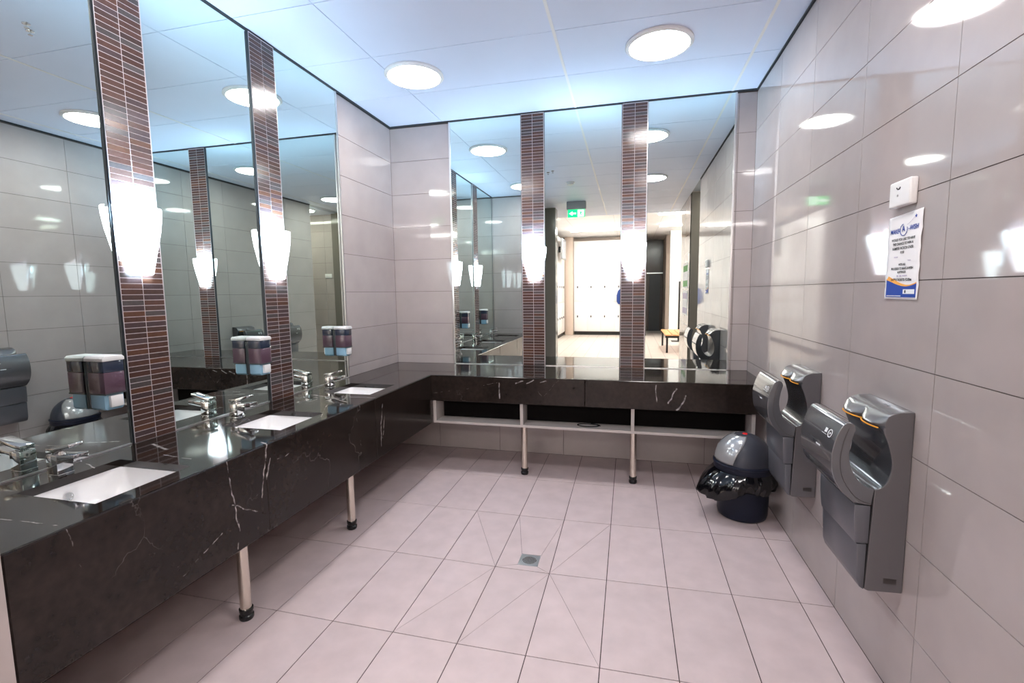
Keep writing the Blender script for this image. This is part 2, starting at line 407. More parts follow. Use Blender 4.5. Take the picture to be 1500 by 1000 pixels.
box('door_1', 2.32, 2.70, -13.05, -13.0, 0.0, 2.08, MT['dark_door'], None)['kind'] = 'structure'
o = box('door_lintel', 2.15, 2.80, -13.06, -12.98, 2.12, 2.16, MT['alu'], dw)

# ------------------------------------------------------------------ floor with its fall to the drain
DR = (1.07, -0.495)
def zf(x, y):
    d = math.hypot(x-1.05, y+0.55)
    return -0.0202*max(0.0, 1-d/1.25)
def inset(poly, offs):
    n = len(poly); out = []
    for i in range(n):
        p = Vector(poly[i]); a = Vector(poly[i-1]); b = Vector(poly[(i+1) % n])
        d1 = (p-a).normalized(); d2 = (b-p).normalized()
        n1 = Vector((-d1.y, d1.x)); n2 = Vector((-d2.y, d2.x))
        o1, o2 = offs[i-1], offs[i]
        c = d1.x*d2.y-d1.y*d2.x
        if abs(c) < 1e-6: out.append(p+n1*o1); continue
        p1 = p+n1*o1; p2 = p+n2*o2
        t = ((p2.x-p1.x)*d2.y-(p2.y-p1.y)*d2.x)/c
        out.append(p1+d1*t)
    return out
xs = [-0.6+0.3*i for i in range(12)]
FX = [max(L, v) for v in xs]; FX[-1] = W
ys = [D]+[0.6-0.6*j for j in range(0, 8)]
# grout bed (one sheet following the fall)
gx = [-2.1]+[L+(W-L)*i/24 for i in range(25)]+[4.2]; gy = [D+0.02-(D+3.62)*j/32 for j in range(33)]
gv = [(x, y, zf(x, y)-0.0025) for y in gy for x in gx]
gf = [(j*27+i, (j+1)*27+i, (j+1)*27+i+1, j*27+i+1) for j in range(32) for i in range(26)]
floor = struct('floor', mesh('floor', gv, gf), MT['floor_grout'], 'beige tiled washroom floor falling to a small drain')
def ftile(poly, offs):
    q = inset(poly, offs); n = len(q)
    c = Vector((sum(p.x for p in q)/n, sum(p.y for p in q)/n))
    v = [(p.x-c.x, p.y-c.y, zf(p.x, p.y)) for p in q]+[(p.x-c.x, p.y-c.y, zf(p.x, p.y)-0.008) for p in q]
    f = [tuple(range(n)), tuple(range(2*n-1, n-1, -1))]+[(i, n+i, n+(i+1) % n, (i+1) % n) for i in range(n)]
    if n == 4: f[0] = (0, 1, 2); f.insert(1, (0, 2, 3))
    link('floor_tile', mesh('floor_tile', v, f), MT['floor_tile'], floor, (c.x, c.y, 0))
G, GD = 0.0020, 0.0008
for j in range(len(ys)-1):
    y1, y0 = ys[j], ys[j+1]
    for i in range(len(FX)-1):
        x0, x1 = FX[i], FX[i+1]
        if x1-x0 < 0.015: continue
        col = i-2     # column index counted from x = 0
        row = round(-y1/0.6) if j > 0 else -1
        sw, se, ne, nw = (x0,y0), (x1,y0), (x1,y1), (x0,y1)
        if col == 3 and row == 0:
            h = 0.056; cx, cy = DR
            a, b, c, d = (cx-h,cy-h), (cx+h,cy-h), (cx+h,cy+h), (cx-h,cy+h)
            for poly in ((sw, se, b, a), (se, ne, c, b), (ne, nw, d, c), (nw, sw, a, d)):
                ftile(poly, [G, GD, 0.0, GD])
            continue
        cut = {(2,0): 'nw-se', (2,1): 'ne-sw', (3,1): 'ne-sw', (4,1): 'nw-se', (4,0): 'ne-sw'}.get((col, row))
        if cut == 'nw-se':
            ftile((sw, se, nw), [G, GD, G]); ftile((se, ne, nw), [G, G, GD])
        elif cut == 'ne-sw':
            ftile((sw, se, ne), [G, G, GD]); ftile((sw, ne, nw), [GD, G, G])
        else:
            ftile((sw, se, ne, nw), [G]*4)
struct('floor_far', box_me('floor_far', -2.1, 4.75, -13.2, -3.59, -0.05, 0.0), MT['far_floor'], 'pale changing room floor seen in the mirror')
struct('floor_corridor', box_me('floor_corridor', W+0.004, 4.2, -2.78, -1.6, -0.05, 0.0), MT['far_floor'], 'pale corridor floor beyond the side opening')

# ------------------------------------------------------------------ ceiling
ceiling = struct('ceiling', box_me('ceiling', L-0.15, 4.2, -4.6, D+0.15, H+0.008, H+0.05), MT['tbar'], 'white panelled ceiling with round downlights')
struct('ceiling_lobby', box_me('ceiling_lobby', -2.1, L-0.15, -3.7, YN-0.02, H, H+0.05), MT['far_ceiling'], 'ceiling of the side lobby')
struct('ceiling_far', box_me('ceiling_far', -1.2, 4.75, -13.2, -4.6, HL, HL+0.05), MT['far_ceiling'], 'higher white ceiling of the changing room')
struct('ceiling_step', box_me('ceiling_step', -1.2, 4.75, -4.66, -4.6, H+0.008, HL+0.05), MT['ceiling'], 'step between the two ceiling heights')
_cc = {}
def ctile(x0, x1, y0, y1, g=0.005):
    w, d = x1-x0-g, y1-y0-g
    if w < 0.02 or d < 0.02: return
    k = (round(w, 3), round(d, 3))
    if k not in _cc:
        _cc[k] = box_me('ceiling_tile', -w/2, w/2, -d/2, d/2, 0, 0.012)
        _cc[k].materials.append(MT['ceiling'])
    link('ceiling_tile', _cc[k], None, ceiling, ((x0+x1)/2, (y0+y1)/2, H))
cgx = [L]+[v for v in (-0.06, 1.14, 2.36) if L < v < W]+[W]
cgy = [D]+[0.6*j for j in range(2, -8, -1) if 0.6*j < D-0.02]+[-4.6]
for a in range(len(cgx)-1):
    for b in range(len(cgy)-1):
        ctile(cgx[a], cgx[a+1], cgy[b+1], cgy[b])
for b in range(len(cgy)-1):       # over the side corridor
    if cgy[b] <= -1.2: ctile(W+0.15, 4.1, cgy[b+1], cgy[b])
for x in (1.14, 2.36): box('joint_strip', x-0.009, x+0.009, -4.6, D-0.01, H-0.003, H+0.001, MT['white_plastic'], ceiling)
# dark shadow line where walls meet the ceiling
struct('trim_1', box_me('trim_1', L-0.003, L+0.012, YN, D, H-0.013, H+0.001), MT['black'], 'dark shadow line under the ceiling along the left mirrors')
struct('trim_2', box_me('trim_2', L+0.012, W-0.008, D-0.012, D+0.003, H-0.013, H+0.001), MT['black'], 'dark shadow line under the ceiling along the far wall')
struct('trim_3', box_me('trim_3', W-0.008, W+0.003, -1.8, D, H-0.012, H+0.001), MT['black'], 'dark shadow line under the ceiling along the right wall')

# ------------------------------------------------------------------ round downlights
def downlight(x, y, label):
    t = thing('downlight', label, 'ceiling light', (x, y, H), 0, 'round ceiling downlights')
    link('trim_ring', me_ring, MT['white_plastic'], t)
    link('diffuser', me_diff, MT['down'], t)
me_ring = lathe_me('trim_ring', [(0.185, 0.0), (0.205, -0.001), (0.207, -0.012), (0.196, -0.022), (0.183, -0.022), (0.182, -0.005)], 40)
me_diff = lathe_me('diffuser', [(0.0, -0.030), (0.08, -0.029), (0.15, -0.025), (0.184, -0.018), (0.184, -0.006), (0.0, -0.006)], 40)
downlight(0.10, 0.30, 'round white downlight in the ceiling near the corner of the two mirror walls')
downlight(1.76, 0.31, 'round white downlight in the ceiling above the far counter on the dryer side')
downlight(0.10, -1.50, 'round downlight over the left counter, seen only in the mirrors')
downlight(1.88, -1.52, 'round downlight near the side opening, seen only in reflections')

# ------------------------------------------------------------------ mirrors
def wall_mirror(loc, rz, w, label, group, trim_end=None):
    t = thing('wall_mirror', label, 'mirror', loc, rz, group)
    z0, z1 = 0.003, H-HC-0.014
    link('mirror_pane', box_me('mirror_pane', -w/2, w/2, -0.006, 0.003, z0, z1), MT['mirror'], t)
    s = 0.0035
    for x in (-w/2, w/2):
        sx = 1 if x > 0 else -1
        wd = 0.014 if trim_end == sx else s
        a, b = sorted((x, x+sx*wd))
        link('edge_trim', box_me('edge_trim', a, b, -0.0095, 0.003, z0, z1), MT['alu' if trim_end == sx else 'edge_dark'], t)
    link('bottom_channel', box_me('bottom_channel', -w/2, w/2, -0.009, -0.006, 0.0, 0.006), MT['alu'], t)
def lm(y0, y1, label, te=None): wall_mirror((L, (y0+y1)/2, HC), PI/2, y1-y0-0.008, label, 'tall mirrors on the left wall', te)
def bm_(x0, x1, label, te=None): wall_mirror(((x0+x1)/2, D, HC), 0, x1-x0-0.008, label, 'tall mirrors on the far wall', te)
PIL_L = (-1.247, -0.396); PIL_B = (0.768, 1.626)
lm(YN, -1.350, 'tall frameless mirror nearest the camera on the left wall')
lm(-1.144, -0.498, 'tall mirror between the two mosaic pillars of the left wall')
lm(-0.294, 0.362, 'tall mirror on the left wall ending beside the bare tile strip', 1)
bm_(0.008, 0.666, 'tall mirror on the far wall left of its first mosaic pillar', -1)
bm_(0.870, 1.524, 'tall middle mirror on the far wall showing the exit sign and white lockers')
bm_(1.728, 2.388, 'tall mirror on the far wall next to the hand dryers', 1)

# ------------------------------------------------------------------ mosaic pillars
PITCH_Z = 0.0248
stick_mes = []
for m in MT['stick']:
    me = box_me('mosaic_stick', -0.0475, 0.0475, 0, 0.006, -0.0109, 0.0109); me.materials.append(m); stick_mes.append(me)
def pillar(loc, rz, label):
    t = thing('mosaic_pillar', label, 'pillar', loc, rz, 'brown stick mosaic pillars between mirrors')
    hh = H-HC-0.014
    link('core', box_me('core', -0.1, 0.1, -0.0176, 0.003, 0.001, hh), MT['grout_light'], t)
    link('edge_trim', box_me('edge_trim', -0.1022, -0.1, -0.018, 0.003, 0.001, hh), MT['edge_dark'], t)
    link('edge_trim', box_me('edge_trim', 0.1, 0.1022, -0.018, 0.003, 0.001, hh), MT['alu'], t)
    n = int(hh/PITCH_Z)
    for r in range(n):
        for c in (-0.0492, 0.0492):
            k = random.choices(range(5), (5, 4, 2, 4, 3))[0]
            link('mosaic_stick', stick_mes[k], None, t, (c, -0.0185, 0.0135+r*PITCH_Z))
pillar((L, PIL_L[0], HC), PI/2, 'brown mosaic pillar on the left wall nearest the camera')
pillar((L, PIL_L[1], HC), PI/2, 'brown mosaic pillar on the left wall beside the second soap dispenser')
pillar((PIL_B[0], D, HC), 0, 'brown mosaic pillar on the far wall left of the exit sign reflection')
pillar((PIL_B[1], D, HC), 0, 'brown mosaic pillar on the far wall right of the locker reflection')

# ------------------------------------------------------------------ wall lights
def sconce(loc, rz, label):
    t = thing('wall_light', label, 'wall light', loc, rz, 'tapered glass wall lights on the pillars')
    # shade: half-round, widening upwards, open at the top
    v = []; f = []; rows = []
    prof = [(0.0, 0.042, 0.036), (0.004, 0.047, 0.040), (0.05, 0.057, 0.046), (0.12, 0.073, 0.056), (0.20, 0.090, 0.067), (0.26, 0.098, 0.072), (0.292, 0.100, 0.073), (0.300, 0.098, 0.072)]
    n = 24
    for z, hw, dp in prof:
        for k in range(n+1):
            a = PI*k/n
            c, s = math.cos(a), math.sin(a)
            e = 0.72
            v.append((hw*math.copysign(abs(c)**e, c), -dp*abs(s)**e, z))
    for i in range(len(prof)-1):
        for k in range(n):
            f.append((i*(n+1)+k, i*(n+1)+k+1, (i+1)*(n+1)+k+1, (i+1)*(n+1)+k))
    f.append(tuple(range(n, -1, -1)))
    me = mesh('glass_shade', v, f, 50)
    link('glass_shade', me, MT['shade'], t)
    link('back_plate', box_me('back_plate', -0.045, 0.045, 0.0, 0.008, 0.03, 0.26), MT['white_plastic'], t)
    lamp = link('lamp', lathe_me('lamp', [(0.0, 0.10), (0.016, 0.102), (0.017, 0.235), (0.010, 0.245), (0.0, 0.246)], 14), MT['lamp'], t)
    lamp.location = (0, -0.042, 0.047)
SD = 0.026
sconce((L+SD, PIL_L[0]-0.01, 1.578), PI/2, 'lit tapered glass wall light on the nearest left pillar')
sconce((L+SD, PIL_L[1], 1.578), PI/2, 'lit tapered glass wall light above the second left dispenser')
sconce((PIL_B[0]+0.012, D-SD, 1.578), 0, 'lit tapered glass wall light on the far wall, left one')
sconce((PIL_B[1]+0.006, D-SD, 1.578), 0, 'lit tapered glass wall light on the far wall, right one')

# ------------------------------------------------------------------ stone vanity
OV = (L, YN+0.004, 0)
van = thing('stone_vanity', 'dark veined marble L-shaped vanity counter on steel legs', 'vanity counter', OV)
SINK_Y = (-1.695, -0.858, -0.026); SX0, SX1, SW_ = -0.422, -0.062, 0.172
T = 0.03
def vb(name, x0, x1, y0, y1, z0, z1, m, parent=van, bevel=0.0, seg=2):
    o = box(name, x0, x1, y0, y1, z0, z1, m, parent, bevel, seg, OV)
    for p_ in o.data.polygons: p_.use_smooth = False
    return o
# worktop of the left run with three rectangular cut-outs, one mesh
bmv = []; bmf = []
cuts = [YN+0.004]
for s in SINK_Y: cuts += [s-SW_, s+SW_]
cuts += [D-0.001]
xsn = [L+0.001, SX0, SX1, UX-0.012]
def holes(i, k): return k == 1 and i in (1, 3, 5)
idx = {}
def vid(x, y, z):
    k = (round(x, 5), round(y, 5), round(z, 5))
    if k not in idx: idx[k] = len(bmv); bmv.append((x-OV[0], y-OV[1], z-OV[2]))
    return idx[k]
zt, zb = HC, HC-T
cells = {(i, k) for i in range(len(cuts)-1) for k in range(3) if not holes(i, k)}
for (i, k) in cells:
    x0, x1, y0, y1 = xsn[k], xsn[k+1], cuts[i], cuts[i+1]
    bmf.append((vid(x0,y0,zt), vid(x1,y0,zt), vid(x1,y1,zt), vid(x0,y1,zt)))
    bmf.append((vid(x0,y0,zb), vid(x0,y1,zb), vid(x1,y1,zb), vid(x1,y0,zb)))
    for (di, dk, pa, pb) in ((-1,0,(x0,y0),(x1,y0)), (1,0,(x1,y1),(x0,y1)), (0,-1,(x0,y1),(x0,y0)), (0,1,(x1,y0),(x1,y1))):
        if (i+di, k+dk) not in cells:
            bmf.append((vid(*pa,zb), vid(*pb,zb), vid(*pb,zt), vid(*pa,zt)))
wme = mesh('worktop', bmv, bmf)
link('worktop', wme, MT['marble_top'], van)
vb('worktop', UX-0.0114, W-0.001, UY+0.012, D-0.001, HC-T, HC, MT['marble_top'])
# apron panels: left run in three lengths, back run in two
for a, b_ in ((YN+0.004, -1.2434), (-1.2426, -0.3014), (-0.3006, UY-0.0004)):
    vb('apron_panel', UX-0.0117, UX, a, b_, 0.418, HC, MT['marble_apron'], van, 0.004, 1)
for a, b_ in ((UX-0.0114, 1.2796), (1.2804, W-0.002)):
    vb('apron_panel', a, b_, UY, UY+0.0117, 0.607, HC, MT['marble_back'], van, 0.004, 1)
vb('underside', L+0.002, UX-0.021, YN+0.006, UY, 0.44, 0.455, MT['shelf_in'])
def leg(x, y, ztop, parent, off):
    lg = link('leg', lathe_me('leg', [(0.0, 0.05), (0.0245, 0.05), (0.0245, ztop), (0.0, ztop)], 24), MT['steel'], parent, (x-off[0], y-off[1], 0))
    link('foot', lathe_me('foot', [(0.0, 0.0), (0.028, 0.0), (0.031, 0.006), (0.031, 0.020), (0.027, 0.024), (0.0275, 0.036), (0.030, 0.04), (0.030, 0.052), (0.0, 0.052)], 24), MT['rubber'], lg)
for y in (-1.276, -0.417): leg(-0.098, y, 0.44, van, OV)

# ------------------------------------------------------------------ open shelf unit under the far counter
OS = (UX, UY, 0)
sh = thing('open_shelf_unit', 'grey open shelf unit with three bays under the far counter', 'shelf unit', OS)
def sb(name, x0, x1, y0, y1, z0, z1, m, p=sh): return box(name, x0, x1, y0, y1, z0, z1, m, p, 0, 2, OS)
ya, yb = UY+0.022, 0.765
sb('shelf_board', UX+0.001, 2.47, ya, yb, 0.415, 0.434, MT['shelf'])
for x in (UX+0.001, 0.770, 1.621, 2.447): sb('divider', x, x+0.024, ya+0.0005, yb, 0.4345, 0.6065, MT['shelf'])
sb('shade_back_panel', UX+0.03, 2.44, yb+0.001, yb+0.012, 0.415, 0.6065, MT['shelf_in'])  # set forward and near black to stand in for shade inside the bays
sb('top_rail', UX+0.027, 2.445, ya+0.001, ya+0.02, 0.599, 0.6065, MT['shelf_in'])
for x, y in ((0.783, 0.700), (1.641, 0.695)): leg(x, y, 0.414, sh, OS)
# cable lying on the shelf
cpts = []
for k in range(40):
    a = 2*PI*k/32
    cpts.append((1.30+0.09*math.cos(a)*(1-0.003*k), 0.685+0.04*math.sin(a), 0.4385+0.0001*k))
tag(link('power_cable', tube_me('power_cable', cpts, 0.0042, 6), MT['rubber']), 'coiled black cable lying on the middle bay of the shelf', 'cable')

# ------------------------------------------------------------------ basins
def make_basin():
    t = thing('basin', '', 'sink', (0, 0, 0), 0, 'undermount basins in the marble counter')
    hx, hy = (SX1-SX0)/2+0.006, SW_+0.006
    zr = HC-T-0.0008
    rings = [(hx+0.02, hy+0.02, zr), (hx, hy, zr), (hx-0.006, hy-0.006, zr-0.06), (hx-0.018, hy-0.018, zr-0.105), (hx-0.05, hy-0.05, zr-0.122), (0.04, 0.04, zr-0.130), (0.02, 0.02, zr-0.131)]
    v = []; f = []; n = 32
    for (a, b, z) in rings:
        for k in range(n):
            an = 2*PI*(k+0.5)/n
            c, s = math.cos(an), math.sin(an)
            e = 0.22 if a > 0.06 else 1.0
            v.append((a*math.copysign(abs(c)**e, c), b*math.copysign(abs(s)**e, s), z))
    for i in range(len(rings)-1):
        for k in range(n):
            f.append((i*n+k, i*n+(k+1) % n, (i+1)*n+(k+1) % n, (i+1)*n+k))
    f.append(tuple(range((len(rings)-1)*n, len(rings)*n)))
    link('bowl', mesh('bowl', v, f, 50), MT['white_ceramic'], t)
    link('waste', lathe_me('waste', [(0.0, zr-0.126), (0.024, zr-0.126), (0.029, zr-0.128), (0.030, zr-0.132)], 20), MT['chrome'], t)
    # overflow ring on the rear wall of the bowl
    ov = link('overflow', lathe_me('overflow', [(0.0, 0.002), (0.010, 0.002), (0.0115, 0.004), (0.0155, 0.004), (0.0165, 0.0)], 20), MT['chrome'], t)
    ov.location = (-hx+0.008, -0.02, zr-0.045); ov.rotation_euler = (0, PI/2-0.1, 0)
    return t
def label_set(o, label): o['label'] = label; return o
b0 = make_basin(); cxs = (SX0+SX1)/2
names = ('white rectangular basin set in the counter nearest the camera', 'white rectangular basin in front of the mirror between the left pillars', 'white rectangular basin closest to the corner of the counter')
for i, (y, nm) in enumerate(zip(SINK_Y, names)):
    o = b0 if i == 0 else copy_tree(b0)
    o.location = (cxs, y, 0); o['label'] = nm

# ------------------------------------------------------------------ taps (local: +x towards the user)
def make_tap():
    t = thing('basin_tap', '', 'tap', (0, 0, 0), 0, 'square chrome mixer taps')
    link('base_plate', box_me('base_plate', -0.0275, 0.0275, -0.0275, 0.0275, 0.0, 0.004, 0.0015), MT['chrome'], t)
    link('body', box_me('body', -0.027, 0.027, -0.027, 0.027, 0.004, 0.074, 0.002), MT['chrome'], t)
    sp = link('spout', prism_me('spout', [(-0.026, 0.052), (0.03, 0.052), (0.112, 0.064), (0.112, 0.086), (0.03, 0.078), (-0.026, 0.078)], -0.026, 0.026, 0.002), MT['chrome'], t)
    link('aerator', lathe_me('aerator', [(0.0, 0.058), (0.009, 0.058), (0.009, 0.068), (0.0, 0.068)], 14), MT['chrome'], sp, (0.097, 0, 0))
    link('cartridge', lathe_me('cartridge', [(0.0, 0.076), (0.021, 0.076), (0.021, 0.087), (0.0, 0.087)], 20), MT['chrome'], t)
    link('lever', prism_me('lever', [(-0.030, 0.084), (0.01, 0.086), (0.092, 0.112), (0.090, 0.124), (0.01, 0.104), (-0.030, 0.100)], -0.024, 0.024, 0.002), MT['chrome'], t)
    return t
tp = make_tap()
for i, (y, nm) in enumerate(zip(SINK_Y, ('square chrome mixer tap at the basin nearest the camera', 'square chrome mixer tap at the basin between the left pillars', 'square chrome mixer tap at the basin nearest the corner'))):
    o = tp if i == 0 else copy_tree(tp)
    o.location = (-0.485, y+0.005, HC); o['label'] = nm

# ------------------------------------------------------------------ soap dispensers (local -y out of wall)
def make_dispenser():
    t = thing('soap_dispenser', '', 'soap dispenser', (0, 0, 0), 0, 'soap dispensers fixed to the left mirrors')
    w = 0.041
    link('back_plate', box_me('back_plate', -w+0.004, w-0.004, -0.012, 0.0, 0.004, 0.20, 0.002), MT['edge_dark'], t)
    link('base', prism_me('base', [(-w+0.002, 0.066), (-w+0.002, 0.01), (-w+0.010, 0.0), (w-0.010, 0.0), (w-0.002, 0.01), (w-0.002, 0.066)], -0.088, -0.012, 0.003), MT['disp_base'], t)
    rz = link('reservoir', box_me('reservoir', -w, w, -0.100, -0.012, 0.158, 0.205, 0.003), MT['reservoir'], t)
    link('soap_fill', box_me('soap_fill', -w, w, -0.100, -0.012, 0.070, 0.158, 0.003), MT['soap'], t)
    link('gasket', box_me('gasket', -w-0.0008, w+0.0008, -0.101, -0.010, 0.0655, 0.072), MT['edge_dark'], t)
    link('lid', prism_me('lid', [(-w-0.003, 0.205), (w+0.003, 0.205), (w+0.003, 0.218), (w-0.006, 0.226), (-w+0.006, 0.226), (-w-0.003, 0.218)], -0.104, -0.001, 0.002), MT['white_plastic'], t)
    link('push_button', box_me('push_button', -0.024, 0.026, -0.104, -0.088, 0.012, 0.060, 0.003), MT['white_plastic'], t)
    return t
dp = make_dispenser()
for i, (y, nm) in enumerate(((-1.470, 'soap dispenser on the mirror nearest the camera beside the first pillar'), (-0.617, 'soap dispenser on the middle left mirror beside the second pillar'), (0.235, 'soap dispenser at the end of the left mirrors by the tile strip'))):
    o = dp if i == 0 else copy_tree(dp)
    o.location = (L+0.006, y, 1.012); o.rotation_euler = (0, 0, PI/2); o['label'] = nm

# ------------------------------------------------------------------ hand dryers (profile: depth from wall, height)
def crom(pts, n=5):
    out = []
    for i in range(len(pts)-1):
        p0 = Vector(pts[max(i-1,0)]); p1 = Vector(pts[i]); p2 = Vector(pts[i+1]); p3 = Vector(pts[min(i+2,len(pts)-1)])
        for k in range(n):
            t = k/n
            out.append(tuple(0.5*((2*p1)+(p2-p0)*t+(2*p0-5*p1+4*p2-p3)*t*t+(3*p1-p0-3*p2+p3)*t**3)))
    out.append(tuple(pts[-1])); return out
def wn(o):
    m_ = o.modifiers.new('normals', 'WEIGHTED_NORMAL'); m_.keep_sharp = True; m_.weight = 80
    return o
def make_dryer():
    """local: x along the wall (width), -y out of the wall, z up from the dryer's foot"""
    t = thing('hand_dryer', '', 'hand dryer', (0, 0, 0), 0, 'silver jet hand dryers on the right wall')
    wd = 0.155
    z0 = 0.40
    cav_back = crom([(0.100,1.006),(0.086,0.975),(0.068,0.925),(0.057,0.870),(0.062,0.820),(0.080,0.786),(0.104,0.774)], 4)
    top = crom([(0.0,1.056),(0.045,1.052),(0.078,1.036),(0.100,1.006)], 4)
    rear = [(0.0,z0+0.004)]+top[:-1]+cav_back+[(0.1165,0.405),(0.105,z0)]
    # rear body: grid along the width so that its lip is scalloped
    ns = 36; v = []; f = []; K = len(rear); dark = []
    lip0 = 1+len(top)-1
    def scal(u): return 0.026*(abs(math.cos(PI*u))**0.55)-0.014     # u -1..1 : two bulges
    for i in range(ns+1):
        u = -1+2*i/ns; x = u*wd
        for k, (d, z) in enumerate(rear):
            wgt = max(0.0, 1-abs(k-lip0)/3.6)**0.8
            bul = scal(u-0.5 if False else u*1.0+0.5)
            v.append((x, -(d+wgt*bul), z-z0-0.35*wgt*bul))
    for i in range(ns):
        for k in range(K):
            k2 = (k+1) % K
            f.append((i*K+k, i*K+k2, (i+1)*K+k2, (i+1)*K+k)); dark.append(lip0+1 <= k < lip0+len(cav_back)-1)
    dark += [False, False]
    f.append(tuple(range(K))[::-1]); f.append(tuple(ns*K+k for k in range(K)))
    me = mesh('rear_body', v, f)
    me.materials.append(MT['dryer']); me.materials.append(MT['dryer_in'])
    for p_, dk in zip(me.polygons, dark): p_.material_index = 1 if dk else 0
    b = bmesh.new(); b.from_mesh(me); bmesh.ops.recalc_face_normals(b, faces=b.faces[:])
    ed = [e for e in b.edges if len(e.link_faces) == 2 and e.calc_face_angle(0) > math.radians(60)]
    bmesh.ops.bevel(b, geom=ed, offset=0.004, segments=2, affect='EDGES', profile=0.5)
    b.to_mesh(me); b.free()
    for p in me.polygons: p.use_smooth = True
    me.set_sharp_from_angle(angle=math.radians(38))
    wn(link('rear_body', me, None, t))
    # front lobe
    cav_front = crom([(0.1055,0.774),(0.140,0.790),(0.172,0.832),(0.187,0.886),(0.182,0.945),(0.172,0.985)], 4)
    lobe = crom([(0.172,0.985),(0.180,1.004),(0.198,1.008),(0.214,0.995),(0.233,0.948),(0.243,0.888),(0.237,0.822),(0.212,0.768),(0.166,0.722)], 4)
    front = cav_front[:-1]+lobe+[(0.111,0.717)]
    wn(link('front_lobe', prism_me('front_lobe', [(-d, z-z0) for d, z in front], -wd, wd, 0.0035), MT['dryer_front'], t, rot=(0, 0, PI/2)))
    mid = crom([(0.1115,0.722),(0.150,0.735),(0.187,0.775),(0.211,0.830),(0.215,0.886),(0.207,0.945),(0.193,0.990)], 5)
    for sd in (-1, 1):
        link('seam', tube_me('seam', [(sd*(wd+0.0001), -d, z-z0) for d, z in mid], 0.0011, 5), MT['seam'], t)
    # liner of the hand cavity, a separate smoother skin
    lin = [(d-0.0016, z) for d, z in cav_back[5:]]
    n = len(lin)
    # lower front panels
    up_ = [(0.112,0.7155),(0.163,0.7155),(0.161,0.640),(0.154,0.575),(0.113,0.575)]
    lo_ = [(0.113,0.5725),(0.147,0.5725),(0.141,0.44),(0.130,0.412),(0.112,0.40),(0.118,0.41)]
    link('upper_panel', prism_me('upper_panel', [(-d, z-z0) for d, z in up_], -wd+0.001, wd-0.001, 0.003), MT['dryer_panel'], t, rot=(0, 0, PI/2))
    link('lower_panel', prism_me('lower_panel', [(-d, z-z0) for d, z in [(0.1175,0.5725),(0.148,0.5725),(0.142,0.44),(0.132,0.412),(0.1175,0.402)]], -wd+0.001, wd-0.001, 0.003), MT['dryer_panel'], t, rot=(0, 0, PI/2))
    # amber wave under the lip
    pts = []
    for i in range(41):
        u = -0.9+1.8*i/40; bul = scal(u+0.5)
        pts.append((u*wd, -(0.100+bul+0.0006), 1.000-z0-0.35*bul-0.012+0.010*(abs(math.cos(PI*(u+0.5)))**0.55)))
    link('amber_line', tube_me('amber_line', pts, 0.0026, 6), MT['orange'], t)
    # round sensor emblem and print on the lobe
    def lobe_pt(z):
        ps = [(0.214,0.995),(0.233,0.948),(0.243,0.888),(0.237,0.822)]
        for (d1, z1), (d2, z2) in zip(ps, ps[1:]):
            if z2 <= z <= z1: return d2+(d1-d2)*(z-z2)/(z1-z2)
        return 0.243
    def dec(name, x, z, me, m):
        d = lobe_pt(z)+0.0022; e = 0.012
        ang = math.atan2(lobe_pt(z-e)-lobe_pt(z+e), 2*e)
        o = link(name, me, m, t, (x, -d, z-z0)); o.rotation_euler = (PI/2-ang, 0, 0); return o
    ring = lathe_me('emblem_ring', [(0.0125, 0.0), (0.0125, 0.001), (0.0158, 0.001), (0.0158, 0.0)], 24)
    dec('emblem_ring', 0.105, 0.955, ring, MT['print_white'])
    dec('emblem_dot', 0.105, 0.955, lathe_me('emblem_dot', [(0.0, 0.001), (0.004, 0.001), (0.0042, 0.0)], 12), MT['print_white'])
    dec('print_mark', 0.068, 0.958, box_me('print_mark', -0.009, 0.009, -0.008, 0.008, 0, 0.0007), MT['print_white'])
    dec('print_mark', 0.062, 0.944, box_me('print_mark', -0.020, 0.020, -0.0008, 0.0008, 0, 0.0007), MT['print_white'])
    dec('print_mark', 0.034, 0.893, box_me('print_mark', -0.019, 0.019, -0.0028, 0.0028, 0, 0.0007), MT['print_white'])
    dec('print_mark', -0.006, 0.897, box_me('print_mark', -0.014, 0.014, -0.0028, 0.0028, 0, 0.0007), MT['print_dark'])
    # printed pictogram on the top
    for (px, pd) in ((0.03, 0.030), (0.045, 0.022), (0.02, 0.018), (0.055, 0.032)):
        o = link('top_mark', box_me('top_mark', -0.006, 0.006, -0.0018, 0.0018, 0, 0.0008), MT['print_dark'], t, (px, -pd, 1.0535-z0+0.0005)); o.rotation_euler = (0.06, 0, 0.6*px*30)
    link('rating_label', box_me('rating_label', -0.0006, 0.0, -0.06, -0.02, 0.035, 0.055), MT['seam'], t, (wd+0.0006, 0, 0))
    return t
dy = make_dryer()
for i, (y, nm) in enumerate(((-0.962, 'silver jet hand dryer nearest the camera under the paper notice'), (-0.158, 'silver jet hand dryer farther along the wall beside the bin'))):
    o = dy if i == 0 else copy_tree(dy)
    o.location = (W-0.001, y, 0.40); o.rotation_euler = (0, 0, -PI/2); o['label'] = nm

